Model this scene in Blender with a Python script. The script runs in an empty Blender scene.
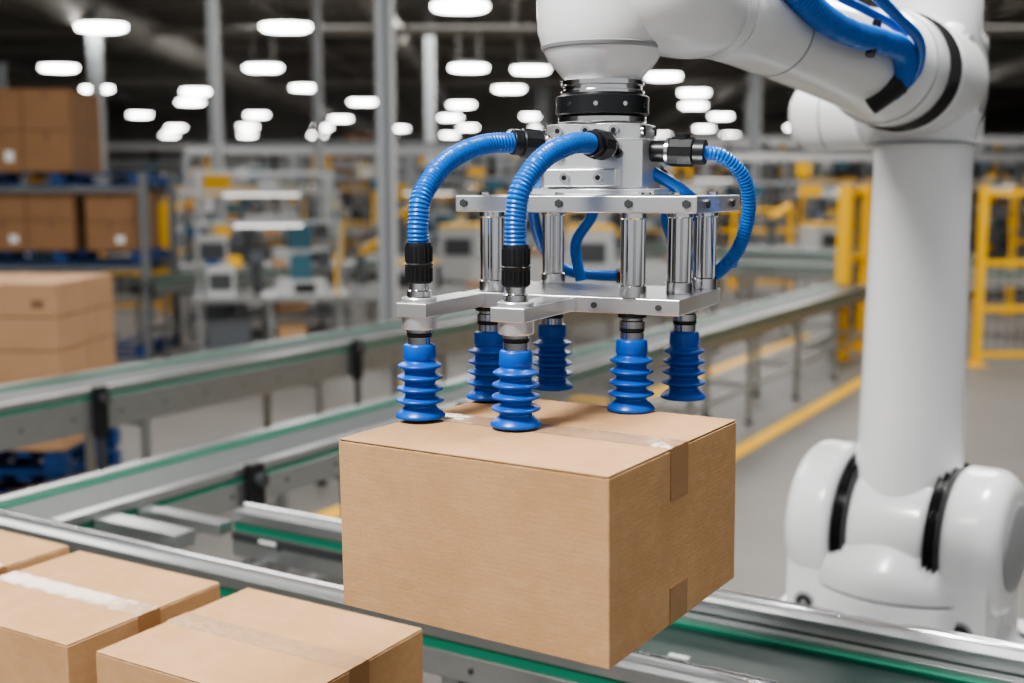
import bpy, math, random
from mathutils import Vector, Matrix
random.seed(7)
TH = math.radians(-30.5)          # work-cell grid direction
CT, ST = math.cos(TH), math.sin(TH)
def AB(a, b, z=0.0): return Vector((CT*a-ST*b, ST*a+CT*b, z))

# ------------------------------------------------------------ materials
MATS = {}
def mat(name, col, rough=0.5, metal=0.0, nscale=0, namt=0.0, bump=0.0, bscale=200, emit=0, spec=None, coat=0, stretch=None):
    if name in MATS: return MATS[name]
    m = bpy.data.materials.new(name); m.use_nodes = True
    nt = m.node_tree; p = nt.nodes['Principled BSDF']
    p.inputs['Base Color'].default_value = (*col, 1)
    p.inputs['Roughness'].default_value = rough
    p.inputs['Metallic'].default_value = metal
    if coat: p.inputs['Coat Weight'].default_value = coat
    if spec is not None: p.inputs['Specular IOR Level'].default_value = spec
    if emit:
        p.inputs['Emission Color'].default_value = (*col, 1)
        p.inputs['Emission Strength'].default_value = emit
    tc = None
    def coords():
        t = nt.nodes.new('ShaderNodeTexCoord'); mp = nt.nodes.new('ShaderNodeMapping')
        if stretch: mp.inputs['Scale'].default_value = stretch
        nt.links.new(t.outputs['Object'], mp.inputs['Vector']); return mp
    if namt:
        tc = coords()
        n = nt.nodes.new('ShaderNodeTexNoise'); n.inputs['Scale'].default_value = nscale; n.inputs['Detail'].default_value = 6
        nt.links.new(tc.outputs[0], n.inputs['Vector'])
        r = nt.nodes.new('ShaderNodeMix'); r.data_type = 'RGBA'
        r.inputs[6].default_value = (*[c*(1-namt) for c in col], 1)
        r.inputs[7].default_value = (*[min(1, c*(1+namt)) for c in col], 1)
        nt.links.new(n.outputs['Fac'], r.inputs[0]); nt.links.new(r.outputs[2], p.inputs['Base Color'])
    if bump:
        tc = tc or coords()
        n = nt.nodes.new('ShaderNodeTexNoise'); n.inputs['Scale'].default_value = bscale; n.inputs['Detail'].default_value = 4
        nt.links.new(tc.outputs[0], n.inputs['Vector'])
        b = nt.nodes.new('ShaderNodeBump'); b.inputs['Strength'].default_value = bump; b.inputs['Distance'].default_value = 0.002
        nt.links.new(n.outputs['Fac'], b.inputs['Height']); nt.links.new(b.outputs[0], p.inputs['Normal'])
    MATS[name] = m; return m

def kraft():
    """kraft corrugated board: fibre speckle, mottling, faint flute lines and scuffed edges"""
    m=bpy.data.materials.new('cardboard'); m.use_nodes=True; nt=m.node_tree; N=nt.nodes; K=nt.links
    p=N['Principled BSDF']; p.inputs['Roughness'].default_value=.82; p.inputs['Specular IOR Level'].default_value=.2
    tc=N.new('ShaderNodeTexCoord')
    def noise(sc,det,stretch=(1,1,1)):
        mp=N.new('ShaderNodeMapping'); mp.inputs['Scale'].default_value=stretch; K.new(tc.outputs['Object'],mp.inputs['Vector'])
        n=N.new('ShaderNodeTexNoise'); n.inputs['Scale'].default_value=sc; n.inputs['Detail'].default_value=det; n.inputs['Roughness'].default_value=.65
        K.new(mp.outputs[0],n.inputs['Vector']); return n
    n1=noise(7,5); n2=noise(260,3,(1,1,2.2)); n3=noise(60,4,(.35,.35,1))
    def mix(fac,a,b,bl='MIX'):
        x=N.new('ShaderNodeMix'); x.data_type='RGBA'; x.blend_type=bl
        for s,v in ((0,fac),(6,a),(7,b)):
            if hasattr(v,'is_output'): K.new(v,x.inputs[s])
            else: x.inputs[s].default_value = v if s==0 else (*v,1)
        return x.outputs[2]
    def ramp(src,a,b,lo,hi):
        r=N.new('ShaderNodeMapRange'); r.inputs[1].default_value=a; r.inputs[2].default_value=b; r.inputs[3].default_value=lo; r.inputs[4].default_value=hi
        K.new(src,r.inputs[0]); return r.outputs[0]
    base=mix(ramp(n1.outputs['Fac'],.3,.7,0,1),(.445,.262,.128),(.53,.325,.170))
    base=mix(ramp(n2.outputs['Fac'],.50,.72,0,.38),base,(.30,.170,.080))
    base=mix(ramp(n3.outputs['Fac'],.5,.8,0,.30),base,(.64,.44,.26))
    # worn, paler edges from the geometry itself
    bv=N.new('ShaderNodeBevel'); bv.samples=4; bv.inputs['Radius'].default_value=.004
    geo=N.new('ShaderNodeNewGeometry'); dt=N.new('ShaderNodeVectorMath'); dt.operation='DOT_PRODUCT'
    K.new(bv.outputs[0],dt.inputs[0]); K.new(geo.outputs['Normal'],dt.inputs[1])
    ed=ramp(dt.outputs['Value'],.995,.90,0,1)
    em=N.new('ShaderNodeMath'); em.operation='MULTIPLY'; K.new(ed,em.inputs[0]); K.new(ramp(n3.outputs['Fac'],.4,.65,0,.75),em.inputs[1])
    base=mix(em.outputs[0],base,(.66,.48,.31))
    K.new(base,p.inputs['Base Color'])
    w=N.new('ShaderNodeTexWave'); w.bands_direction='Z'; w.inputs['Scale'].default_value=42; w.inputs['Distortion'].default_value=.6
    K.new(tc.outputs['Object'],w.inputs['Vector'])
    a=N.new('ShaderNodeMath'); a.operation='MULTIPLY_ADD'; K.new(w.outputs['Fac'],a.inputs[0]); a.inputs[1].default_value=.10; K.new(n2.outputs['Fac'],a.inputs[2])
    a2=N.new('ShaderNodeMath'); a2.operation='MULTIPLY_ADD'; K.new(n1.outputs['Fac'],a2.inputs[0]); a2.inputs[1].default_value=3.0; K.new(a.outputs[0],a2.inputs[2])
    b=N.new('ShaderNodeBump'); b.inputs['Strength'].default_value=.28; b.inputs['Distance'].default_value=.0018
    K.new(a2.outputs[0],b.inputs['Height']); K.new(b.outputs[0],p.inputs['Normal'])
    return m
CARD = kraft()
GAPSHADE = mat('flap_gap_shade', (0.10, 0.05, 0.02), 0.9)  # dark brown that paints in the shade of the flap gap
TAPE = mat('packing_tape', (0.35, 0.19, 0.085), 0.22, nscale=30, namt=0.12, bump=0.5, bscale=25)
TAPETOP = mat('packing_tape_clear', (0.47, 0.30, 0.17), 0.24, nscale=40, namt=0.22, bump=1.0, bscale=55, coat=0.35)
WHITE = mat('robot_white_paint', (0.80, 0.81, 0.82), 0.24, nscale=2, namt=0.02, coat=0.35)
WGREY = mat('robot_grey_seam', (0.30, 0.31, 0.32), 0.4)
ALU = mat('brushed_aluminium', (0.72, 0.73, 0.74), 0.28, 0.9, nscale=60, namt=0.06, stretch=(1, 12, 12))
ALUL = mat('machined_aluminium', (0.80, 0.81, 0.82), 0.30, 0.8, nscale=40, namt=0.04)
CHROME = mat('chrome', (0.72, 0.72, 0.73), 0.12, 1.0)
STEEL = mat('conveyor_steel', (0.48, 0.50, 0.50), 0.28, 0.9, nscale=12, namt=0.1)
DSTEEL = mat('dark_steel', (0.08, 0.085, 0.09), 0.45, 0.6)
BLACK = mat('black_plastic', (0.010, 0.011, 0.013), 0.35)
RUBBER = mat('black_rubber', (0.008, 0.009, 0.01), 0.25, coat=0.3)
BLUE = mat('blue_hose_plastic', (0.004, 0.125, 0.50), 0.30, nscale=30, namt=0.08)
CUPB = mat('blue_silicone', (0.002, 0.085, 0.46), 0.32, nscale=25, namt=0.1)
GREEN = mat('conveyor_green', (0.01, 0.16, 0.095), 0.45, nscale=8, namt=0.1)
DGREEN = mat('belt_dark_green', (0.012, 0.032, 0.028), 0.4, nscale=20, namt=0.2)
BELT = mat('belt_grey', (0.07, 0.08, 0.08), 0.5, nscale=20, namt=0.15)
YEL = mat('safety_yellow', (0.85, 0.47, 0.01), 0.45, nscale=5, namt=0.06)
PBLUE = mat('pallet_blue', (0.01, 0.05, 0.17), 0.5)
RACKG = mat('rack_grey', (0.17, 0.18, 0.19), 0.5, 0.3)
COLG = mat('column_grey_paint', (0.31, 0.33, 0.35), 0.45, nscale=3, namt=0.05)
MACHW = mat('machine_white', (0.46, 0.47, 0.47), 0.45)
MACHG = mat('machine_grey', (0.10, 0.11, 0.12), 0.5)
TEAL = mat('machine_teal', (0.03, 0.11, 0.15), 0.5)
ORANGE = mat('rack_orange', (0.5, 0.16, 0.02), 0.5)
LENS = mat('lamp_lens', (1.0, 0.98, 0.95), 0.4, emit=22)
LENSS = mat('lamp_indicator', (1.0, 0.95, 0.9), 0.4, emit=2.0)
LABEL = mat('white_label', (0.8, 0.8, 0.8), 0.4)
CEIL = mat('ceiling_deck', (0.20, 0.18, 0.16), 0.8, nscale=0.4, namt=0.25)
DUCT = mat('ceiling_steelwork', (0.28, 0.265, 0.245), 0.6, 0.1, nscale=1, namt=0.2)
WALL = mat('hall_wall_panel', (0.32, 0.31, 0.29), 0.7, nscale=0.3, namt=0.2)
FLOOR = mat('concrete_floor', (0.165, 0.155, 0.142), 0.45, nscale=1.2, namt=0.22, bump=0.08, bscale=30, spec=.35)

# ------------------------------------------------------------ mesh builder
def frame(o, z, x=None):
    z = Vector(z).normalized()
    if x is None: x = Vector((0, 0, 1)) if abs(z.z) < 0.9 else Vector((1, 0, 0))
    x = Vector(x); x = (x - z*x.dot(z)).normalized(); y = z.cross(x)
    M = Matrix((x, y, z)).transposed().to_4x4(); M.translation = Vector(o); return M
class MB:
    def __init__(s): s.v=[]; s.f=[]; s.m=[]; s.mats=[]
    def mi(s, m):
        if m not in s.mats: s.mats.append(m)
        return s.mats.index(m)
    def add(s, vs, fs, m, M=None):
        o = len(s.v)
        for p in vs:
            p = Vector(p)
            s.v.append(M @ p if M is not None else p)
        k = s.mi(m)
        for f in fs: s.f.append([i+o for i in f]); s.m.append(k)
    def box(s, lo, hi, m, M=None):
        x0,y0,z0 = lo; x1,y1,z1 = hi
        s.add([(x0,y0,z0),(x1,y0,z0),(x1,y1,z0),(x0,y1,z0),(x0,y0,z1),(x1,y0,z1),(x1,y1,z1),(x0,y1,z1)],
              [(0,3,2,1),(4,5,6,7),(0,1,5,4),(1,2,6,5),(2,3,7,6),(3,0,4,7)], m, M)
    def cb(s, c, d, m, M=None):
        s.box([c[i]-d[i]/2 for i in range(3)], [c[i]+d[i]/2 for i in range(3)], m, M)
    def rev(s, prof, m, M=None, seg=32):
        vs=[]; fs=[]
        for (r, z) in prof:
            for i in range(seg):
                t = 2*math.pi*i/seg; vs.append((max(r,1e-5)*math.cos(t), max(r,1e-5)*math.sin(t), z))
        n = len(prof)
        for j in range(n-1):
            for i in range(seg):
                k=(i+1)%seg; fs.append((j*seg+i, j*seg+k, (j+1)*seg+k, (j+1)*seg+i))
        fs.append(tuple(reversed(range(seg)))); fs.append(tuple((n-1)*seg+i for i in range(seg)))
        s.add(vs, fs, m, M)
    def cyl(s, p0, p1, r, m, r2=None, seg=24, ch=0.0):
        p0=Vector(p0); p1=Vector(p1); L=(p1-p0).length; r2 = r if r2 is None else r2
        pr=[(r,0),(r2,L)] if not ch else [(r-ch,0),(r,ch),(r2,L-ch),(r2-ch,L)]
        s.rev(pr, m, frame(p0, p1-p0), seg)
    def drum(s, p0, p1, R, m, rd=0.03, rd2=None, seg=48):
        p0=Vector(p0); p1=Vector(p1); L=(p1-p0).length; rd2 = rd if rd2 is None else rd2
        pr=[]
        for i in range(7):
            t=math.pi/2*i/6; pr.append((R-rd+rd*math.sin(t), rd-rd*math.cos(t)))
        for i in range(7):
            t=math.pi/2*i/6; pr.append((R-rd2+rd2*math.cos(t), L-rd2+rd2*math.sin(t)))
        s.rev(pr, m, frame(p0, p1-p0), seg)
    def tube(s, pts, r, m, seg=16, sy=1.0):
        rf = r if callable(r) else (lambda t, d: r)
        n=len(pts); L=[0]
        for i in range(1,n): L.append(L[-1]+(pts[i]-pts[i-1]).length)
        T0=(pts[1]-pts[0]).normalized()
        N=Vector((0,0,1)) if abs(T0.z)<0.9 else Vector((0,1,0))
        vs=[];fs=[]
        for i in range(n):
            T=(pts[min(i+1,n-1)]-pts[max(i-1,0)]).normalized()
            N=(N-T*N.dot(T)).normalized(); B=T.cross(N); rr=rf(L[i]/L[-1], L[i])
            for k in range(seg):
                t=2*math.pi*k/seg; vs.append(pts[i]+N*(rr*math.cos(t))+B*(rr*sy*math.sin(t)))
        for i in range(n-1):
            for k in range(seg):
                q=(k+1)%seg; fs.append((i*seg+k,i*seg+q,(i+1)*seg+q,(i+1)*seg+k))
        fs.append(tuple(reversed(range(seg)))); fs.append(tuple((n-1)*seg+k for k in range(seg)))
        s.add(vs,fs,m)
    def obj(s, name, parent=None, bevel=0, segs=2, ang=35, loc=None, rotz=0):
        me=bpy.data.meshes.new(name); me.from_pydata([tuple(p) for p in s.v],[],s.f)
        for m in s.mats: me.materials.append(m)
        me.polygons.foreach_set('material_index', s.m)
        me.polygons.foreach_set('use_smooth', [True]*len(s.f)); me.update()
        me.set_sharp_from_angle(angle=math.radians(ang))
        o=bpy.data.objects.new(name, me); bpy.context.scene.collection.objects.link(o)
        if loc is not None: o.location=loc
        o.rotation_euler=(0,0,rotz)
        if bevel:
            b=o.modifiers.new('bevel','BEVEL'); b.width=bevel; b.segments=segs; b.limit_method='ANGLE'; b.angle_limit=math.radians(50); b.harden_normals=True
        if parent: o.parent=parent
        return o
def empty(name, loc=(0,0,0), rotz=0):
    e=bpy.data.objects.new(name,None); e.location=loc; e.rotation_euler=(0,0,rotz); e.empty_display_size=0.1
    bpy.context.scene.collection.objects.link(e); return e
def spline(P, step):
    P=[Vector(p) for p in P]; out=[]
    Q=[P[0]*2-P[1]]+P+[P[-1]*2-P[-2]]
    for i in range(1,len(Q)-2):
        a,b,c,d=Q[i-1:i+3]; n=max(2,int((c-b).length/step))
        for k in range(n):
            t=k/n
            out.append(0.5*((2*b)+(c-a)*t+(2*a-5*b+4*c-d)*t*t+(3*b-a-3*c+d)*t**3))
    out.append(P[-1]); return out
def inst(o, name, loc, rotz=0, sc=None):
    n=bpy.data.objects.new(name, o.data); n.location=loc; n.rotation_euler=(0,0,rotz)
    if sc: n.scale=sc
    bpy.context.scene.collection.objects.link(n); return n
OCC=[]        # occupied floor spots (x, y, radius) so that no machines collide
def occ_line(p,q,r):
    p=Vector(p[:2]);q=Vector(q[:2]); n=max(1,int((q-p).length/.4))
    for i in range(n+1): c=p.lerp(q,i/n); OCC.append((c.x,c.y,r))
def free(x,y,r): return all((x-a)**2+(y-b)**2>(r+c)**2 for a,b,c in OCC)

# ------------------------------------------------------------ hall shell
b=MB(); b.box((-42,-14,-0.2),(42,82,0),FLOOR); b.obj('floor')
b=MB(); b.box((-42,81.8,0),(42,82,8),WALL)
for i in range(20): b.box((-40+i*4.2,81.7,0),(-39.8+i*4.2,81.8,8),DUCT)
b.obj('wall_back')
b=MB(); b.box((-42.2,-14,0),(-42,82,8),WALL)
for i in range(20): b.box((-42,-10+i*4.5,0),(-41.9,-9.8+i*4.5,8),DUCT)
b.obj('wall_left')
b=MB(); b.box((42,-14,0),(42.2,82,8),WALL)
for i in range(20): b.box((41.9,-10+i*4.5,0),(42,-9.8+i*4.5,8),DUCT)
b.obj('wall_right')
b=MB(); b.box((-42,5,7.6),(42,82,7.8),CEIL); b.obj('ceiling')
b=MB()
for i in range(13):
    y=12+i*5.6
    b.box((-42,y,7.2),(42,y+0.25,7.6),DUCT); b.box((-42,y+.05,6.5),(42,y+0.2,6.62),DUCT)
    for k in range(42):
        x=-42+k*2
        b.cyl((x,y+.12,6.56),(x+1,y+.12,7.25),0.04,DUCT,seg=6); b.cyl((x+1,y+.12,7.25),(x+2,y+.12,6.56),0.04,DUCT,seg=6)
for x in (-30,-22,-14,-7,0,7,14,22,30): b.box((x,8,6.9),(x+.2,82,7.2),DUCT)
b.obj('ceiling_trusses')
b=MB()
for x,z,r in ((-9.5,5.9,.42),(-3.3,6.3,.25),(9.0,6.0,.4),(17,6.1,.4)):
    b.cyl((x,9,z),(x,80,z),r,DUCT,seg=20)
    for k in range(18): b.cyl((x,10+k*4,z),(x,10.12+k*4,z),r+.04,DUCT,seg=20)
for y in (19,30,44): b.cyl((-30,y,5.9),(30,y,5.9),.12,DUCT,seg=12)
b.obj('ventilation_duct')

# ------------------------------------------------------------ ceiling lights (one named mass)
L=[(-8.9,25.6),(-4.9,25.6),(-1.0,22.8),(4.4,23.5),(8.6,25.5),(13.0,26),(-13.1,34),(-7.2,34),(-1.25,34),(0.55,34.5),(4.7,36.5),(8.3,34.5),(11.2,33),(16,35),
   (-14.5,41),(-11.3,42),(-7.1,40.5),(-0.1,41),(6.6,42.5),(10.9,41),(16,42),(20,40),(-12.9,47),(-6.0,47),(-2.1,48.5),(3.0,47),(7.6,49),(12.6,49),(18,48),
   (-17.5,55),(-12,55),(-8.5,58),(-3,57),(1,56),(5.5,57),(10,56),(15,58),(21,57),(-19,66),(-14.7,65),(-10.7,66),(-6.5,67),(-2.5,66),(1.6,67),(6,66),(11,67),(16,66),(22,67),
   (-22,75),(-17,75),(-12.5,75),(-8,75),(-4,75),(0.4,75),(5,75),(9.6,75),(14,75),(19,75),(-17,28),(-20,37),(-22,47),(20,28)]
b=MB()
for (x,y) in L:
    s=.86
    b.rev([(0.58,0),(0.60,.03),(0.60,.06),(.5,.10)],RACKG,Matrix.Translation((x,y,5.43))@Matrix.Diagonal((s,.55,1,1)),24)
    b.rev([(0.50,0),(0.60,.03),(0.62,.10)],LENS,Matrix.Translation((x,y,5.33))@Matrix.Diagonal((s,.55,1,1)),24)
    b.cyl((x-.3,y,5.5),(x-.3,y,7.6),.010,DUCT,seg=5); b.cyl((x+.3,y,5.5),(x+.3,y,7.6),.010,DUCT,seg=5)
b.obj('ceiling_lights')

# ------------------------------------------------------------ building columns
def column(x,y,w):
    c=MB(); c.box((-w/2,-w/2,0),(w/2,-w/2+.03,7.2),COLG); c.box((-w/2,w/2-.03,0),(w/2,w/2,7.2),COLG); c.box((-.02,-w/2,0),(.02,w/2,7.2),COLG)
    c.box((-w/2,-w/2+.03,0),(-w/2+.02,w/2-.03,7.2),COLG)
    c.box((-w*.8,-w*.8,0),(w*.8,w*.8,.04),RACKG); c.cyl((w*.35,-w/2-.04,0),(w*.35,-w/2-.04,7.2),.03,MACHW,seg=8)
    OCC.append((x,y,w))
    return c.obj('steel_column',loc=(x,y,0),rotz=.15)
column(-1.36,12.6,.20); column(-5.05,20,.20); column(-3.4,20.5,.15); column(-9.2,26,.26); column(-2.4,34.2,.26); column(5.6,27,.2); column(13.5,34.2,.3); column(-17,34,.3); column(9.2,45,.35); column(1.2,45,.35)

# ------------------------------------------------------------ cartons
def carton(name, L, W, H, loc, rotz, roll=0.0):
    """L along local x (seam direction), W along y; loc = centre of the bottom."""
    c=MB(); t=.004
    c.box((-L/2,-W/2,0),(L/2,W/2,H-t),CARD)
    c.box((-L/2+.001,-W/2,H-t+.0016),(L/2-.001,-.0016,H),CARD)
    c.box((-L/2+.001,.0016,H-t+.0016),(L/2-.001,W/2,H),CARD)
    c.box((-L/2+.003,-W/2+.001,H-t-.0002),(L/2-.003,W/2-.001,H-t+.0018),GAPSHADE)  # thin dark slab, slit under the flaps shaded by colour
    o=c.obj(name,bevel=.0012,segs=2,loc=loc)
    o.rotation_mode='QUATERNION'
    o.rotation_quaternion=(Matrix.Rotation(roll,3,'Y')@Matrix.Rotation(rotz,3,'Z')).to_quaternion()
    tp=MB(); tw=.029
    n=60
    vs=[];fs=[]
    for i in range(n+1):                      # slightly rippled top tape
        x=-L/2-.0006+(L+.0012)*i/n
        e=.0012*math.sin(i*1.7)*math.sin(i*.6)
        for j,y in enumerate((-tw+e,-tw*.6,-tw*.2,tw*.25,tw*.65,tw+e*.6)):
            vs.append((x,y,H+.0005+(.0009*abs(math.sin(i*1.3+j*2.1)*math.sin(i*.37+j)) if 0<j<5 else 0)))
    for i in range(n):
        for j in range(5): a=i*6+j; fs.append((a,a+6,a+7,a+1))
    tp.add(vs,fs,TAPETOP)
    for s in (-1,1):
        x0,x1=sorted((s*(L/2),s*(L/2+.0008)))
        tp.box((x0,-tw,H-.075),(x1,tw,H+.0004),TAPE); tp.box((x0,-tw,0),(x1,tw,.055),TAPE)
    q=tp.obj('packing_tape',ang=60); q.parent=o
    return o
ang=TH
def ctr(a0,a1,b0,b1,z): return AB((a0+a1)/2,(b0+b1)/2,z)
carton('cardboard_box',.458,.422,.259,(.0510,1.736,1.277),math.radians(-33.2),math.radians(-.7))
carton('cardboard_box',.458,.40,.25,ctr(-1.70,-1.242,1.365,1.765,.802),ang)
carton('cardboard_box',.45,.40,.25,ctr(-2.222,-1.772,1.355,1.755,.802),ang+.01)
carton('cardboard_box',.455,.40,.25,ctr(-2.73,-2.275,1.365,1.765,.802),ang)

# ------------------------------------------------------------ conveyors
def conveyor(name, a0,a1,b0,b1, z, along='a', belt=BELT, side=.12, leg=1.5, strip=GREEN, motor=(), surface=True):
    c=MB()
    if along=='a': u0,u1,v0,v1=a0,a1,b0,b1; F=lambda u,v,z:(u,v,z)
    else: u0,u1,v0,v1=b0,b1,a0,a1; F=lambda u,v,z:(v,u,z)
    vm=(v0+v1)/2; occ_line(AB(*F(u0,vm,0)),AB(*F(u1,vm,0)),.3)
    def bx(p,q,m):
        P=F(*p);Q=F(*q); c.box([min(P[i],Q[i]) for i in range(3)],[max(P[i],Q[i]) for i in range(3)],m)
    rw=.045
    for s,v in ((0,v0),(1,v1-rw)):
        bx((u0,v,z-.012),(u1,v+rw,z+.02),STEEL)
        bx((u0,v+.006,z-.035),(u1,v+rw-.006,z-.012),strip)
        bx((u0,v,z-side),(u1,v+rw,z-.035),STEEL)
        vi = v0+rw if s==0 else v1-rw-.03
        bx((u0,vi,z-.004),(u1,vi+.03,z+.008),strip)
        vo=v-.004 if s==0 else v+rw                                  # bolt row on the side plate
        for k in range(int((u1-u0)/.3)):
            uu=u0+.15+k*.3; bx((uu-.008,vo,z-side*.6-.008),(uu+.008,vo+.004,z-side*.6+.008),DSTEEL)
    if surface:
        bx((u0+.03,v0+rw+.03,z-.02),(u1-.03,v1-rw-.03,z),belt)
        bx((u0+.03,v0+rw+.03,z-side+.01),(u1-.03,v1-rw-.03,z-side+.02),belt)
        for u in (u0+.05,u1-.05):
            c.cyl(F(u,v0+rw,z-.05),F(u,v1-rw,z-.05),.045,STEEL)
    n=max(2,int((u1-u0)/leg)+1)
    for i in range(n):
        u=u0+.15+(u1-u0-.3)*i/(n-1)
        for v in (v0+.005,v1-.045):
            bx((u-.02,v,.03),(u+.02,v+.04,z-side),STEEL); c.cyl(F(u,v+.02,0),F(u,v+.02,.03),.035,BLACK)
        bx((u-.015,v0+.04,.3),(u+.015,v1-.04,.34),STEEL); bx((u-.015,v0+.04,z-side-.04),(u+.015,v1-.04,z-side),STEEL)
    for v in (v0+.01,v1-.04): bx((u0+.15,v,.3),(u1-.15,v+.03,.33),STEEL)
    for (u,sd) in motor:
        v=v0-.04 if sd<0 else v1
        bx((u-.035,v,z-side-.03),(u+.035,v+.04,z+.03),BLACK); c.cyl(F(u,v-.03 if sd<0 else v+.04,z-.03),F(u,v if sd<0 else v+.07,z-.03),.028,DSTEEL)
        bx((u-.02,v+.01,z-side-.25),(u+.02,v+.03,z-side),DSTEEL)
    o=c.obj(name,bevel=.003,segs=1,rotz=TH); return o
conveyor('box_conveyor',-4.2,-1.25,1.29,1.86,.781,'a',belt=BELT)
# belt lifted to the carton bottoms
c=MB(); c.box((-4.17,1.37,.7815),(-1.28,1.78,.8015),BELT); c.obj('conveyor_belt',rotz=TH).parent=bpy.data.objects['box_conveyor']
bpy.data.objects['conveyor_belt'].matrix_parent_inverse=bpy.data.objects['box_conveyor'].matrix_basis.inverted()
c=MB()
def railseg(c,a0,a1,b0,b1,z,h):
    c.box((a0,b0,z-.015),(a1,b1,z+.02),STEEL); c.cyl((a0,b1-.015,z+.018),(a1,b1-.015,z+.018),.014,CHROME,seg=12)
    c.box((a0,b0+.006,z-.045),(a1,b1-.006,z-.015),GREEN); c.box((a0,b0,z-h),(a1,b1,z-.045),STEEL)
    for k in range(int((a1-a0)/.35)): c.cyl((a0+.2+k*.35,b0-.004,z-.078),(a0+.2+k*.35,b0,z-.078),.008,DSTEEL,seg=8)
railseg(c,-4.4,3.4,2.185,2.265,.85,.11)
for a in (-3.9,-2.7,-1.47,-.2,1.2,2.6):
    c.box((a-.025,2.2,.03),(a+.025,2.25,.74),STEEL); c.cyl((a,2.225,0),(a,2.225,.03),.04,BLACK)
c.box((-3.9,2.215,.3),(2.6,2.24,.33),STEEL)
c.obj('guide_rail',bevel=.004,segs=2,rotz=TH)
c=MB()
railseg(c,-2.62,3.4,2.66,2.74,.85,.13)
c.box((-2.62,2.655,.775),(3.4,2.66,.80),DSTEEL)
for i in range(12): c.box((-2.5+i*.5,2.652,.782),(-2.43+i*.5,2.656,.793),LABEL)
c.box((-1.37,2.27,.79),(3.4,2.65,.81),DGREEN); c.box((-1.37,2.27,.72),(3.4,2.65,.73),DGREEN)
c.cyl((-1.37,2.27,.765),(-1.37,2.655,.765),.045,STEEL)
c.box((-1.3,2.60,.81),(3.4,2.625,.822),GREEN); c.box((-1.3,2.29,.81),(3.4,2.315,.822),GREEN)
c.box((-1.3,2.62,.81),(3.4,2.65,.835),STEEL)
for i in range(7): c.box((-1.0+i*.62,2.42,.81),(-.95+i*.62,2.438,.8115),LABEL)
for a in (-2.5,-1.2,.1,1.4,2.7):
    c.box((a-.025,2.68,.03),(a+.025,2.72,.72),STEEL); c.cyl((a,2.70,0),(a,2.70,.03),.04,BLACK)
    c.box((a-.02,2.27,.68),(a+.02,2.68,.72),STEEL)
c.obj('transfer_conveyor',bevel=.004,segs=2,rotz=TH)
conveyor('belt_conveyor',-3.42,-3.0,2.30,13.0,.85,'b',side=.13,leg=1.3,motor=((3.15,1),(4.6,1)))
conveyor('belt_conveyor',-5.25,-4.75,1.2,13.0,.88,'b',side=.2,leg=1.4,motor=((3.9,1),(6.0,1)))
conveyor('belt_conveyor',-6.5,-1,15.0,15.5,.9,'a',side=.16,leg=1.6)
conveyor('belt_conveyor',-9,-2.5,16.4,16.9,1.0,'a',side=.16,leg=1.6)
conveyor('belt_conveyor',-10.4,-9.9,9,19,.9,'b',side=.16,leg=1.6)
c=MB(); c.box((-2.995,2.42,.80),(-2.62,2.50,.85),STEEL); c.box((-2.995,2.60,.80),(-2.62,2.66,.84),STEEL)
c.box((-2.75,2.30,0),(-2.68,2.36,.8),STEEL); c.obj('conveyor_crossbar',bevel=.003,rotz=TH)

# ------------------------------------------------------------ robot
AX=Vector((.8,-.6,0)); BASE=Vector((1.112,3.15,0))
rob=empty('industrial_robot_arm')
c=MB()
c.box((-.40,-.40,0),(.40,.40,.56),MACHG,Matrix.Translation(BASE)@Matrix.Rotation(TH,4,'Z'))
c.box((-.42,-.42,.56),(.42,.42,.60),ALUL,Matrix.Translation(BASE)@Matrix.Rotation(TH,4,'Z'))
for x in (-.37,.37):
    for y in (-.37,.37): c.cyl((BASE+Matrix.Rotation(TH,3,'Z')@Vector((x,y,.60))),(BASE+Matrix.Rotation(TH,3,'Z')@Vector((x,y,.62))),.018,DSTEEL,seg=6)
c.obj('pedestal',rob,bevel=.006)
c=MB()
M=Matrix.Translation(BASE)
c.rev([(.335,.60),(.34,.61),(.34,.655),(.325,.67),(.29,.69),(.275,.72),(.27,.80),(.265,.812)],WHITE,M,64)
c.rev([(.255,.812),(.255,.82)],WGREY,M,48)
c.rev([(.265,.82),(.265,.85),(.25,.90),(.17,.98)],WHITE,M,48)
for k in range(12):
    t=k*math.pi/6+.2; p=BASE+Vector((math.cos(t)*.315,math.sin(t)*.315,.67)); c.cyl(p-Vector((0,0,.01)),p+Vector((0,0,.012)),.013,DSTEEL,seg=6)
c.obj('base',rob)
c=MB()
H=.95; O=BASE+Vector((0,0,H))
def S(s,dz=0): return O+AX*s+Vector((0,0,dz))
c.drum(S(-.285),S(-.145),.225,WHITE,.055,.03,64)
c.drum(S(-.30),S(-.26),.15,WHITE,.02,.01,48)
for s0 in (-.145,.105):
    c.rev([(.198,0),(.214,.006),(.200,.012),(.214,.019),(.200,.026),(.212,.033),(.198,.040)],RUBBER,frame(S(s0),AX),64)
c.drum(S(-.107),S(.106),.197,WHITE,.02,.02,64)
c.drum(S(.143),S(.29),.205,WHITE,.03,.06,64)
c.rev([(.12,0),(.12,.006),(.10,.012)],WGREY,frame(S(.29),AX),40)
for s0,s1,w in ((-.265,-.15,.20),(.15,.27,.18)):
    P=[]
    for s in (s0,s1):
        for (dx,dz) in ((-w,-.02),(w,-.02),(w*1.02,-.30),(-w*1.02,-.30)):
            P.append(S(s,dz)+Vector((.6,.8,0))*dx)
    c.add(P,[(0,1,2,3),(7,6,5,4),(0,4,5,1),(1,5,6,2),(2,6,7,3),(3,7,4,0)],WHITE)
FW=Vector((-.6,-.8,0))
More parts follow.
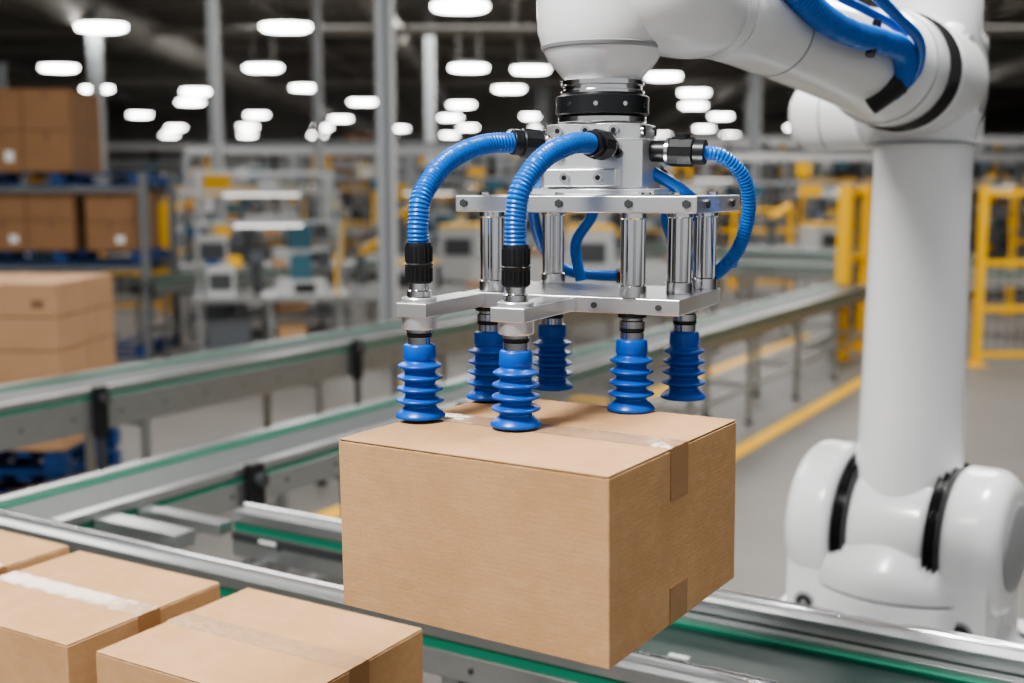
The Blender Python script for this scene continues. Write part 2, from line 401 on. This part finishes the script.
for s in (.21,-.21):
    p=S(s,-.20)+FW*(.18 if s>0 else .20); c.cyl(p,p+FW*.006,.032,WGREY); c.cyl(p,p+FW*.009,.022,BLACK); c.cyl(p,p+FW*.014,.011,CHROME,seg=6)
c.obj('shoulder_joint',rob,bevel=.012,segs=3,ang=40)
c=MB()
c.rev([(.165,.96),(.155,1.04),(.146,1.12),(.141,1.2),(.137,1.35),(.131,1.7),(.128,1.95),(.132,2.03),(.145,2.10)],WHITE,M,64)
c.rev([(.1405,1.165),(.1425,1.167),(.1425,1.171),(.1405,1.173)],WGREY,M,64)
c.obj('upper_arm',rob)
c=MB()
E=Vector((1.13,3.16,2.185))
P2=Vector((.37,2.12,2.215)); FD=(P2-E).normalized()
def SE(s,dz=0): return E+AX*s+Vector((0,0,dz))
c.drum(SE(-.17),SE(.105),.182,WHITE,.04,.05,64)
c.rev([(.13,0),(.13,.006),(.115,.012)],WGREY,frame(SE(.105),AX),48)
c.drum(SE(-.38,-.075),SE(-.12,-.075),.10,WHITE,.05,.02,64)
c.rev([(.098,0),(.103,.004),(.098,.008)],WGREY,frame(SE(-.28,-.075),AX),48)
c.drum(E,E+FD*.245,.148,WHITE,.02,.02,64)
c.rev([(.130,0),(.146,.006),(.135,.013),(.146,.020),(.135,.027),(.146,.034),(.135,.041),(.146,.048),(.135,.055),(.143,.062),(.130,.068)],RUBBER,frame(E+FD*.245,FD),64)
c.drum(E+Vector((-.01,0,.02)),E+Vector((-.01,0,.25)),.13,WHITE,.05,.05,48)
c.rev([(.142,0),(.1475,.004),(.142,.008)],WGREY,frame(E+Vector((-.02,-.01,-.165)),(0,0,1)),48)
c.obj('elbow_joint',rob)
c=MB()
F0=E+FD*.313; FL=(P2-F0).length
c.rev([(.128,0),(.136,.006),(.139,.02),(.139,.09),(.136,.105),(.130,.12),(.124,.16),(.112,.30),(.098,.54),(.088,.74),(.083,FL-.10),(.082,FL-.01),(.078,FL)],WHITE,frame(F0,FD),64)
c.rev([(.0875,0),(.0895,.003),(.0885,.008)],WGREY,frame(F0+FD*.74,FD),48)
c.rev([(.1365,0),(.1375,.003),(.1365,.006)],WGREY,frame(F0+FD*.102,FD),48)
D=FD
c.rev([(.074,0),(.074,.012)],RUBBER,frame(P2,D),48)
q=P2+D*.012
c.rev([(.080,0),(.084,.004),(.084,.034),(.080,.038)],WHITE,frame(q,D),48)
c.obj('forearm',rob)
c=MB()
G=Vector((.155,2.01,0))
elb=spline([q+D*.03,q+D*.085,Vector((.245,1.985,2.23)),Vector((.19,2.0,2.245)),Vector((.158,2.01,2.25))],.006)
c.tube(elb,lambda t,d:.080+.02*math.sin(math.pi*min(1,t)),WHITE,48)
MG=Matrix.Translation(G)
c.rev([(.064,2.083),(.067,2.088),(.074,2.096),(.092,2.116),(.104,2.140),(.111,2.165),(.113,2.20),(.113,2.30),(.10,2.345),(.075,2.375),(.02,2.385)],WHITE,MG,64)
c.rev([(.1010,2.134),(.1045,2.136),(.1065,2.141),(.105,2.143)],WGREY,MG,64)
c.rev([(.069,2.058),(.072,2.062),(.072,2.066),(.068,2.068),(.068,2.074),(.072,2.076),(.072,2.083)],CHROME,MG,64)
c.rev([(.078,2.026),(.080,2.028),(.080,2.056),(.078,2.058)],BLACK,MG,64)
c.rev([(.070,2.010),(.076,2.014),(.076,2.022),(.072,2.026)],CHROME,MG,64)
for k in range(10):
    t=k*math.pi/5+.1; p=G+Vector((math.cos(t)*.0805,math.sin(t)*.0805,2.042)); c.cyl(p-Vector((math.cos(t),math.sin(t),0))*.004,p,.004,CHROME,seg=10)
c.obj('wrist_joint',rob)
c=MB()
hp=spline([(.42,2.11,2.33),(.50,2.15,2.27),(.585,2.225,2.222),(.665,2.315,2.205),(.755,2.43,2.205),(.835,2.53,2.20),(.868,2.60,2.165),(.85,2.645,2.125)],.0022)
c.tube(hp,lambda t,d:.0255+.0010*math.sin(d*2*math.pi/.009),BLUE,20)
c.tube(spline([(.60,2.17,2.36),(.68,2.27,2.29),(.78,2.40,2.25),(.87,2.52,2.215),(.895,2.60,2.16),(.865,2.65,2.11)],.02),.0115,BLUE,14)
c.tube(spline([(.52,2.16,2.33),(.60,2.24,2.275),(.70,2.36,2.258),(.80,2.50,2.25),(.87,2.62,2.24)],.02),.009,BLUE,14)
c.cyl((.865,2.625,2.145),(.80,2.645,2.095),.034,BLACK,ch=.003)
c.cyl((.725,2.385,2.17),(.745,2.412,2.24),.010,BLACK)
c.obj('cable_hose',rob)

# ------------------------------------------------------------ vacuum gripper
gr=empty('vacuum_gripper')
T2=math.radians(-25); GC=Vector((.153,2.01,0))
MGr=Matrix.Translation(GC)@Matrix.Rotation(T2,4,'Z')
def UW(u,w,z): return MGr@Vector((u,w,z))
c=MB()
c.box((-.212,-.137,1.863),(.212,.137,1.891),ALU,MGr)
c.box((-.20,-.130,1.700),(.185,.120,1.727),ALU,MGr)
c.box((-.215,-.335,1.702),(-.160,-.12,1.725),ALU,MGr)
c.box((-.050,-.335,1.702),(.008,-.12,1.725),ALU,MGr)
c.obj('plates',gr,bevel=.0025)
c=MB()
for (u,w) in ((-.195,-.137),(-.02,-.137),(.10,-.137),(.195,-.137)):
    p=UW(u,w,1.878); n=UW(u,w-.004,1.878); c.cyl(p,n,.007,DSTEEL,seg=6)
for (u,w) in ((-.12,-.130),(.04,-.130),(.15,-.130)):
    p=UW(u,w,1.713); n=UW(u,w-.003,1.713); c.cyl(p,n,.005,DSTEEL,seg=12)
for (u,w) in ((.212,-.08),(.212,.08)):
    c.cyl(UW(u,w,1.878),UW(u+.004,w,1.878),.007,DSTEEL,seg=6)
for u in (-.17,-.03,.12,.17):
    for w in (-.11,.11): c.cyl(UW(u,w,1.891),UW(u,w,1.896),.008,CHROME,seg=6)
c.obj('bolts',gr)
c=MB()
for (u,w) in ((-.16,-.10),(.10,-.112),(.148,-.012),(.16,.10),(-.13,.10)):
    Mp=Matrix.Translation(UW(u,w,0))
    c.rev([(.016,1.727),(.0225,1.7275),(.0225,1.745),(.019,1.747)],CHROME,Mp,32)
    seg=48; vs=[];fs=[]
    for z in (1.747,1.863):
        for k in range(seg):
            t=2*math.pi*k/seg; r=.0205 if k%6 not in (0,) else .0165
            vs.append((r*math.cos(t),r*math.sin(t),z))
    for k in range(seg): q=(k+1)%seg; fs.append((k,q,seg+q,seg+k))
    c.add(vs,fs,CHROME,Mp)
    c.rev([(.021,1.853),(.0225,1.855),(.0225,1.863)],CHROME,Mp,32)
c.obj('guide_posts',gr,ang=25)
cups=[(-.147,1.815,0),(.006,1.744,0),(.197,1.875,1),(.300,1.984,1),(.0736,2.086,1),(-.040,1.985,1)]
BT=1.539
for (x,y,kind) in cups:
    Mc=Matrix.Translation((x,y,BT))
    c=MB()
    pr=[(.0335,.0),(.0390,.0005),(.0400,.0025),(.0385,.006),(.0315,.0125),(.0262,.0165),(.0252,.019)]
    zz=.019
    for i in range(4):
        R=.0385-.0010*i
        pr+=[(.0258,zz+.0025),(R-.0035,zz+.0060),(R-.0005,zz+.0076),(R,zz+.0090),(R-.0005,zz+.0104),(R-.0035,zz+.0120),(.0258,zz+.0155),(.0240,zz+.018)]
        zz+=.0185
    pr+=[(.0255,zz+.002),(.0262,zz+.004),(.0255,zz+.022),(.0235,zz+.025),(.018,zz+.026)]
    c.rev(pr,CUPB,Mc,48)
    c.obj('suction_cup',gr,ang=75)
    c=MB(); t=zz+.025
    c.rev([(.0165,t),(.0195,t+.001),(.0195,t+.012),(.0165,t+.0135),(.0165,t+.018),(.021,t+.019),(.021,t+.030),(.0175,t+.0315),(.0175,t+.036),(.0215,t+.037),(.0215,t+.043)],CHROME,Mc,36)
    c.rev([(.0168,t+.0135),(.0205,t+.0137),(.0205,t+.0178),(.0168,t+.018)],BLACK,Mc,36)
    if kind==0:
        z0=1.684-BT
        c.rev([(.0205,z0-.004),(.0265,z0-.002),(.028,z0),(.028,z0+.018),(.0265,z0+.020),(.0265,z0+.024),(.028,z0+.026),(.028,z0+.046),(.0265,z0+.048)],ALUL,Mc,40)
        z1=z0+.048
        c.rev([(.017,z1),(.0195,z1+.001),(.0195,z1+.010),(.016,z1+.012),(.016,z1+.022)],CHROME,Mc,36)
    c.obj('cup_fitting',gr,ang=30)
    if kind==0:
        c=MB(); z1=1.754-BT
        c.rev([(.019,z1),(.0205,z1+.002),(.0205,z1+.024),(.0215,z1+.026),(.0225,z1+.028),(.0225,z1+.030),(.0205,z1+.032),(.0205,z1+.060),(.0195,z1+.064)],BLACK,Mc,36)
        for k in range(18):
            t=2*math.pi*k/18; c.cb((.0208*math.cos(t),.0208*math.sin(t),z1+.014),(.0022,.0022,.022),BLACK,Mc)
            c.cb((.0208*math.cos(t),.0208*math.sin(t),z1+.046),(.0022,.0022,.024),BLACK,Mc)
        c.obj('hose_coupling',gr,ang=30)
    else:
        c=MB(); c.rev([(.0225,1.693-BT),(.0235,1.694-BT),(.0235,1.699-BT),(.022,1.700-BT)],BLACK,Mc,32); c.obj('seal_ring',gr)
c=MB()
def prism(c,pts,z0,z1,m,M):
    n=len(pts); vs=[(x,y,z0) for x,y in pts]+[(x,y,z1) for x,y in pts]
    fs=[tuple(reversed(range(n))),tuple(range(n,2*n))]+[(i,(i+1)%n,n+(i+1)%n,n+i) for i in range(n)]
    c.add(vs,fs,m,M)
def octo(hx,hy,ch): return [(-hx+ch,-hy),(hx-ch,-hy),(hx,-hy+ch),(hx,hy-ch),(hx-ch,hy),(-hx+ch,hy),(-hx,hy-ch),(-hx,-hy+ch)]
prism(c,octo(.118,.085,.02),1.891,1.902,ALUL,MGr)
prism(c,octo(.092,.074,.025),1.902,1.985,ALUL,MGr)
prism(c,octo(.084,.070,.03),1.985,2.010,ALUL,MGr)
c.box((-.07,-.088,1.905),(.06,-.07,1.935),ALUL,MGr)
c.obj('manifold_block',gr,bevel=.003,segs=3)
c=MB()
for (u,w,z,du,dw) in ((-.05,-.070,1.998,0,-1),(.0,-.070,1.998,0,-1),(.05,-.070,1.998,0,-1),(-.045,-.074,1.955,0,-1),(.06,-.074,1.96,0,-1),(.084,.03,1.998,1,0),(.084,-.03,1.998,1,0),(-.03,-.088,1.92,0,-1),(.03,-.088,1.92,0,-1)):
    c.cyl(UW(u-.002*du,w+.004 if dw else w,z),UW(u+.005*du,w+.005*dw,z),.0085,CHROME,seg=20); c.cyl(UW(u,w,z),UW(u+.0058*du,w+.0058*dw,z),.0045,BLACK,seg=6)
c.obj('socket_screws',gr)
c=MB()
def fit(p,q,r):
    p=Vector(p);q=Vector(q);d=q-p
    c.cyl(p,p+d*.30,r*.85,BLACK,ch=.001); c.cyl(p+d*.30,p+d*.36,r*1.1,CHROME); c.cyl(p+d*.36,p+d*.80,r*1.18,BLACK,seg=10,ch=.002); c.cyl(p+d*.80,q,r,BLACK,ch=.001)
fit((.075,2.01,1.976),(.0,1.978,1.980),.021)
fit((.165,1.935,1.972),(.125,1.872,1.974),.021)
fit((.235,1.973,1.965),(.322,1.937,1.962),.021)
c.cyl((.285,1.95,1.963),(.285,1.95,1.992),.013,BLACK)
fit((.235,2.06,1.94),(.27,2.09,1.925),.014); fit((.09,2.09,1.94),(.065,2.13,1.93),.014)
fit((.24,2.20,1.737),(.20,2.20,1.737),.014); fit((.335,2.05,1.727),(.345,2.05,1.75),.014)
c.obj('hose_fittings',gr)
c=MB()
def hose(P,r,pitch=.0062):
    c.tube(spline(P,.00125),lambda t,d:r*(1+.055*math.sin(d*2*math.pi/pitch)),BLUE,20)
hose([(.004,1.98,1.980),(-.05,1.945,1.974),(-.105,1.88,1.945),(-.140,1.828,1.895),(-.147,1.815,1.85),(-.147,1.815,1.812)],.0165)
hose([(.128,1.877,1.974),(.095,1.835,1.972),(.05,1.785,1.950),(.015,1.750,1.905),(.006,1.744,1.86),(.006,1.744,1.812)],.0165)
hose([(.318,1.939,1.962),(.35,1.935,1.955),(.388,1.945,1.92),(.402,1.965,1.865),(.392,1.995,1.80),(.365,2.03,1.757),(.345,2.05,1.748)],.0118,.006)
c.obj('vacuum_hoses',gr)
c=MB()
def ph(P,r=.0105): c.tube(spline(P,.008),r,BLUE,14)
ph([(.27,2.09,1.925),(.305,2.10,1.895),(.285,2.14,1.85),(.315,2.16,1.79),(.37,2.13,1.755),(.40,2.08,1.77)])
ph([(.065,2.13,1.93),(.04,2.16,1.88),(.055,2.19,1.80),(.10,2.20,1.75),(.16,2.205,1.738),(.205,2.20,1.737)])
ph([(.12,2.11,1.90),(.15,2.14,1.86),(.12,2.17,1.80),(.13,2.17,1.73)])
ph([(.24,1.99,1.93),(.29,1.99,1.90),(.32,2.02,1.87),(.30,2.08,1.82),(.335,2.10,1.76)])
c.obj('air_tubes',gr)

# ------------------------------------------------------------ stacked cartons on pallets
def pallet(c,x0,y0,w,d,z0,m):
    for i in range(7): c.box((x0+i*w/6.6,y0,z0+.11),(x0+i*w/6.6+.09,y0+d,z0+.14),m)
    for k in range(3):
        y=y0+k*(d-.1)/2; c.box((x0,y,z0),(x0+w,y+.1,z0+.02),m)
        for j in range(3): c.box((x0+j*(w-.14)/2,y,z0+.02),(x0+j*(w-.14)/2+.14,y+.1,z0+.11),m)
CARD2=mat('cardboard_brown',(0.27,0.145,0.07),.8,nscale=4,namt=.15)
CARD3=mat('cardboard_tan',(0.44,0.265,0.145),.8,nscale=4,namt=.12)
SEAM=mat('carton_seam',(0.20,0.11,0.06),.7)
def stack(c,x0,y0,z0,nx,ny,nz,w,d,h,m):
    for i in range(nx):
        for j in range(ny):
            for k in range(nz):
                g=.006; X=x0+i*w; Y=y0+j*d; Z=z0+k*h
                c.box((X+g,Y+g,Z+.001),(X+w-g,Y+d-g,Z+h-g),m)
                c.box((X+g,Y+d/2-.02,Z+h-g),(X+w-g,Y+d/2+.02,Z+h-g+.001),SEAM)
                if m is not CARD3: c.box((X+w/2-.03,Y+g-.001,Z+h*.72),(X+w/2+.03,Y+g,Z+h-g),SEAM)
                if (i+j+k)%3==0: c.box((X+w*.62,Y+g-.002,Z+h*.25),(X+w*.80,Y+g,Z+h*.5),LABEL if m is CARD2 else SEAM)
c=MB(); pallet(c,-1.3,0,1.3,.9,0,PBLUE); pallet(c,-1.3,0,1.3,.9,.15,PBLUE); stack(c,-1.3,0,.30,3,2,5,.433,.45,.208,CARD3)
c.obj('palletized_boxes',bevel=.006,segs=1,loc=(-2.76,6.95,0),rotz=-.04); OCC.append((-3.4,7.4,.8))
def rack(name,levels,x,y,rot,bays=2,wb=2.4,d=1.1):
    c=MB(); Htot=levels[-1]+1.2
    for k in range(3): OCC.append((x+k*wb*bays/2,y+d/2,1.3))
    for i in range(bays+1):
        for yy in (0,d): c.box((i*wb-.05,yy-.04,0),(i*wb+.05,yy+.04,Htot),RACKG)
        for k in range(int(Htot)): c.cyl((i*wb,0,k+.1),(i*wb,d,k+.9),.02,RACKG,seg=6)
    for z in levels:
        if z>0:
            for yy in (0,d): c.box((0,yy-.03,z-.12),(bays*wb,yy+.03,z),ORANGE)
            c.box((0,0,z-.03),(bays*wb,d,z),RACKG)
        for i in range(bays):
            for k in range(2):
                if random.random()<.12: continue
                X=i*wb+.12+k*1.12; pallet(c,X,0,1.05,d,z,PBLUE)
                m=random.choice((CARD2,CARD3,CARD2)); n=random.choice((2,3,4))
                stack(c,X,0.0,z+.14,2,2,n,.52,d/2,.3,m)
    return c.obj(name,bevel=0,loc=(x,y,0),rotz=rot)
c=MB()
for (x,z,nx,nz,h,m) in ((-7.25,2.10,2,2,.46,CARD2),(-7.25,1.22,2,2,.35,CARD2),(-6.05,1.22,1,2,.33,CARD2),(-7.25,.15,2,2,.38,CARD2)):
    stack(c,x,0,z,nx,2,nz,.54,.5,h,m)
for z in (1.95,1.07,0): pallet(c,-7.3,0,1.9,1.0,z,PBLUE)
for x in (-7.35,-5.37):
    for y in (-.05,1.05): c.box((x-.04,y-.04,0),(x+.04,y+.04,3.4 if x<-6 else 2.1),RACKG)
for z in (1.93,1.05): c.box((-7.35,-.06,z-.06),(-5.37,-.02,z),RACKG); c.box((-7.35,1.02,z-.1),(-5.37,1.06,z),RACKG)
c.obj('pallet_rack',loc=(1.25,13.0,0)); OCC.append((-5.1,13.5,1.2))
for (x,y,r) in ((-16.5,22,.1),(-22,29,0),(14.5,22,-.1),(19,31,0),(-26,46,0),(22,47,0),(-8,47,0),(4,47,0)):
    rack('pallet_rack',(0,1.5,2.8) if y>26 else (0,1.3),x,y,r,bays=2)

# ------------------------------------------------------------ yellow safety fences
def fence(name,x,y,rot,n,h=1.95,w=1.1,post=.08):
    c=MB(); occ_line((x,y),(x+n*w*math.cos(rot),y+n*w*math.sin(rot)),.15)
    for i in range(n+1):
        c.box((i*w-post/2,-post/2,0),(i*w+post/2,post/2,h),YEL); c.box((i*w-.1,-.1,0),(i*w+.1,.1,.015),YEL)
    for i in range(n):
        for z in (.12,.62,1.12,h-.08): c.box((i*w,-.025,z-.03),(i*w+w,.025,z+.03),YEL)
        for k in range(1,10): c.cyl((i*w+k*w/10,0,.12),(i*w+k*w/10,0,h-.08),.006,DSTEEL,seg=5)
        for k in range(1,8): c.cyl((i*w,0,.12+k*.22),(i*w+w,0,.12+k*.22),.005,DSTEEL,seg=5)
    return c.obj(name,loc=(x,y,0),rotz=rot)
fence('safety_fence',5.05,12.4,.05,5)
fence('safety_fence',3.72,12.9,1.05,1,post=.14,w=.9)
fence('safety_fence',7.6,17.5,.0,5)
fence('safety_fence',1.0,22.4,.0,4,h=1.6)
fence('safety_fence',-6.3,17.8,.1,1,h=1.7,w=.9,post=.14)
fence('safety_fence',-8.8,27.6,.03,6,h=2.0)
fence('safety_fence',7,28.0,-.05,7,h=2.2)
c=MB()
c.box((-2.82,6.6,0),(-2.69,14.2,.003),YEL)
c.box((-4.35,4.5,0),(-4.2,15,.003),YEL); c.box((-6.8,9.2,0),(-4.36,9.35,.003),YEL)
c.box((-1.0,17.6,0),(8,17.75,.003),YEL); c.obj('floor_marking',rotz=TH)

# ------------------------------------------------------------ overhead gantries / cable trays
def gantry(x,y,w,h,n):
    c=MB()
    for i in range(n+1):
        OCC.append((x+i*w,y,.5))
        for yy in (-.5,.5): c.box((i*w-.05,yy-.05,0),(i*w+.05,yy+.05,h),RACKG if i%2 else COLG)
        c.box((i*w-.04,-.5,h-.1),(i*w+.04,.5,h),COLG)
    for yy in (-.5,.5):
        c.box((0,yy-.05,h),(n*w,yy+.05,h+.14),MACHW); c.box((0,yy-.03,h-.5),(n*w,yy+.03,h-.44),COLG)
    c.box((0,-.2,h+.14),(n*w,.2,h+.2),MACHG)
    for i in range(n*2):
        c.box((i*w/2+.3,-.52,h-.72),(i*w/2+.75,-.47,h-.5),random.choice((MACHG,TEAL,MACHW,YEL)))
        c.cyl((i*w/2+.5,0,h-.9),(i*w/2+.5,0,h),.05,BLACK if i%2 else YEL,seg=8)
    return c.obj('overhead_gantry',loc=(x,y,0))
gantry(-6.4,23.4,2.2,2.6,4); gantry(3.2,24.3,2.4,2.5,4); gantry(-12,32.4,3,3.0,4); gantry(4,32.4,3,3.2,4); gantry(-14,38.5,3.4,3.3,9)

# ------------------------------------------------------------ background machinery (templates + instances)
def machine_a():
    c=MB()
    for x in (-1.0,0,1.0): c.box((x-.03,-.45,0),(x+.03,-.39,.85),STEEL); c.box((x-.03,.39,0),(x+.03,.45,.85),STEEL)
    c.box((-1.05,-.5,.25),(1.05,.5,.29),MACHG)
    c.box((-.9,-.35,.29),(-.3,.3,.6),MACHG); c.box((.1,-.35,.29),(.5,.3,.5),CARD3)
    c.box((-1.15,-.55,.85),(1.15,.55,.92),STEEL)
    c.box((-.9,-.3,.92),(-.5,.2,1.3),MACHW); c.box((-.86,-.31,1.0),(-.54,-.3,1.22),DSTEEL)
    c.box((.1,-.4,.92),(.8,.3,1.12),MACHW); c.box((.3,-.2,1.12),(.6,.1,1.45),TEAL)
    for x in (-1.05,1.05): c.box((x-.025,.42,.92),(x+.025,.47,1.9),STEEL)
    c.box((-1.1,.42,1.85),(1.1,.47,1.9),STEEL); c.box((-.5,.2,1.82),(.5,.26,1.84),LENSS); c.box((-.5,.25,1.84),(.5,.44,1.86),STEEL)
    for i in range(6): c.box((-.95+i*.33,.38,1.25),(-.75+i*.33,.46,1.25+.12+.05*(i%3)),(PBLUE,YEL,MACHG,CARD3,MACHW,DSTEEL)[i])
    c.box((-1.05,.36,1.21),(1.05,.47,1.25),RACKG)
    c.cyl((.95,-.5,.92),(.95,-.5,1.5),.02,YEL)
    c.cyl((-.2,.1,.92),(-.2,.1,1.35),.06,DSTEEL); c.box((.35,-.42,.96),(.65,-.4,1.08),BLACK)
    return c
def machine_b():
    c=MB()
    for x in (-1.4,0,1.4):
        for y in (-.35,.35): c.box((x-.03,y-.03,0),(x+.03,y+.03,1.7),RACKG)
    for z in (.3,.75,1.2,1.6):
        c.box((-1.45,-.4,z),(1.45,.4,z+.04),RACKG)
        x=-1.35
        while x<1.25:
            w=random.choice((.2,.28,.38)); h=random.choice((.12,.22,.3))
            c.box((x,-.36,z+.04),(x+w-.03,.3,z+.04+h),random.choice((CARD3,PBLUE,MACHW,YEL,MACHG,CARD2,TEAL,MACHW,MACHG))); x+=w+random.choice((0,.05,.2))
    return c
def machine_c():
    c=MB()
    c.box((-1.6,-.3,.75),(1.6,.3,.85),STEEL); c.box((-1.6,-.34,.7),(1.6,-.3,.95),MACHW); c.box((-1.6,.3,.7),(1.6,.34,.95),MACHW)
    for x in (-1.5,-.5,.5,1.5): c.box((x-.03,-.3,0),(x+.03,-.24,.75),STEEL); c.box((x-.03,.24,0),(x+.03,.3,.75),STEEL)
    c.box((-.4,-.45,.6),(.2,.45,1.35),MACHW); c.box((-.3,-.46,.95),(.1,-.45,1.2),DSTEEL); c.box((-.4,-.45,1.35),(.2,.45,1.40),YEL)
    c.box((.9,-.2,.85),(1.3,.2,1.05),CARD3); c.cyl((-1.1,0,.85),(-1.1,0,1.5),.08,MACHG); c.cyl((-1.1,0,1.5),(-.75,0,1.75),.06,YEL)
    c.box((.45,-.4,.95),(.5,-.3,1.35),BLACK)
    return c
def machine_d():
    c=MB()
    for x in (-1,1):
        for y in (-.6,.6): c.box((x-.035,y-.035,0),(x+.035,y+.035,2.2),STEEL)
    for z in (.6,1.3,2.16):
        for y in (-.6,.6): c.box((-1,y-.025,z-.025),(1,y+.025,z+.025),STEEL)
        for x in (-1,1): c.box((x-.025,-.6,z-.025),(x+.025,.6,z+.025),STEEL)
    c.box((-1,-.6,.6),(1,.6,.63),RACKG); c.box((-1,-.6,1.3),(1,.6,1.33),RACKG)
    c.box((-.8,-.4,.63),(.1,.4,1.0),MACHG); c.box((-.3,-.5,1.33),(.5,.3,1.5),MACHW); c.cyl((.3,0,1.5),(.3,0,2.1),.08,STEEL); c.box((.4,-.5,.63),(.8,.2,1.0),TEAL)
    c.box((-.9,-.62,1.8),(-.5,-.6,2.16),YEL)
    return c
T=[('packing_machine',machine_a().obj('packing_machine',loc=(-3.3,15.4,0),rotz=.3)),('parts_shelf',machine_b().obj('parts_shelf',loc=(2.2,20.6,0),rotz=.1)),
   ('sorting_station',machine_c().obj('sorting_station',loc=(-.6,17.2,0),rotz=-.2)),('assembly_frame',machine_d().obj('assembly_frame',loc=(-3.9,18.3,0),rotz=.2))]
for p in ((-3.3,15.4),(2.2,20.6),(-.6,17.2),(-3.9,18.3)): OCC.append((*p,1.2))
k=0
def place(x,y,nm=None,s=1.0,rot=None):
    global k
    k+=1
    i=(k*7+int(y))%4 if nm is None else nm
    for t in range(30):
        X=x+random.uniform(-.25,.25)*(1+t*.35); Y=y+random.uniform(-.3,.3)*(1+t*.25)
        if free(X,Y,1.12*s):
            OCC.append((X,Y,1.12*s)); inst(T[i][1],T[i][0],(X,Y,0),random.uniform(-.45,.45) if rot is None else rot,(s,s,s*random.uniform(.9,1.1))); return
place(-2.7,12.9,0,.75,.2); place(-1.0,14.6,2,.75,-.3)
rows=[(15.8,[-9.8,-6.9,1.0]),(18.8,[-12.5,-10.2,-7.6,9.8]),(21.2,[-13,-10.4,-7.8,-1.6,.2,5.6,8.2,11]),(25.8,[-14,-11.5,-7,-4.4,-1.8,.8,3.6,8,11]),
      (29.8,[-16,-13,-10,-7.2,-4.6,-2,.6,3.4,6.5,9.4,12.5,16]),(35.2,[-19,-15,-12,-9,-6,-3,0,3,6,9,12,15,18]),(42,[-21,-17,-13,-10,-7,-4,-1,2,5,8,11,15,19]),(52,[-25,-20,-16,-12,-8,-4,0,4,8,12,16,21]),(63,[-26,-20,-15,-10,-5,0,5,10,15,20,26])]
for (y,xs) in rows:
    for x in xs: place(x,y,None,1.0 if y<33 else 1.2)

# ------------------------------------------------------------ lamps over the work cell + ambient
def area(name,loc,size,power,rot=(0,0,0),col=(1,.975,.94)):
    l=bpy.data.lights.new(name,'AREA'); l.shape='RECTANGLE'; l.size=size[0]; l.size_y=size[1]; l.energy=power; l.color=col
    o=bpy.data.objects.new(name,l); o.location=loc; o.rotation_euler=rot; bpy.context.scene.collection.objects.link(o)
area('high_bay_lamp',(-1.8,.2,5.0),(1.2,.7),350,(math.radians(14),math.radians(-14),0))
area('high_bay_lamp',(1.6,3.0,5.4),(1.2,.7),260)
area('high_bay_lamp',(-3.5,8,6.3),(3,3),300); area('high_bay_lamp',(4.5,10,6.3),(3,3),430)
area('high_bay_lamp',(-8,18,6.4),(4,4),600); area('high_bay_lamp',(4,20,6.4),(4,4),600); area('high_bay_lamp',(-3,32,6.4),(8,4),900); area('high_bay_lamp',(10,32,6.4),(8,4),800)
w=bpy.data.worlds.new('World'); bpy.context.scene.world=w; w.use_nodes=True
bg=w.node_tree.nodes['Background']; bg.inputs[0].default_value=(.98,.99,1.0,1); bg.inputs[1].default_value=.55
try:
    bpy.context.scene.view_settings.look='AgX - Medium High Contrast'
except Exception as e: print(e)

# ------------------------------------------------------------ camera
cd=bpy.data.cameras.new('camera'); cd.sensor_width=36; cd.lens=40.43; cd.clip_start=.05; cd.clip_end=300
cd.dof.use_dof=True; cd.dof.focus_distance=1.83; cd.dof.aperture_fstop=2.2
co=bpy.data.objects.new('camera',cd); co.location=(0,0,1.9); co.rotation_euler=(math.radians(90-7.51),0,0)
bpy.context.scene.collection.objects.link(co); bpy.context.scene.camera=co
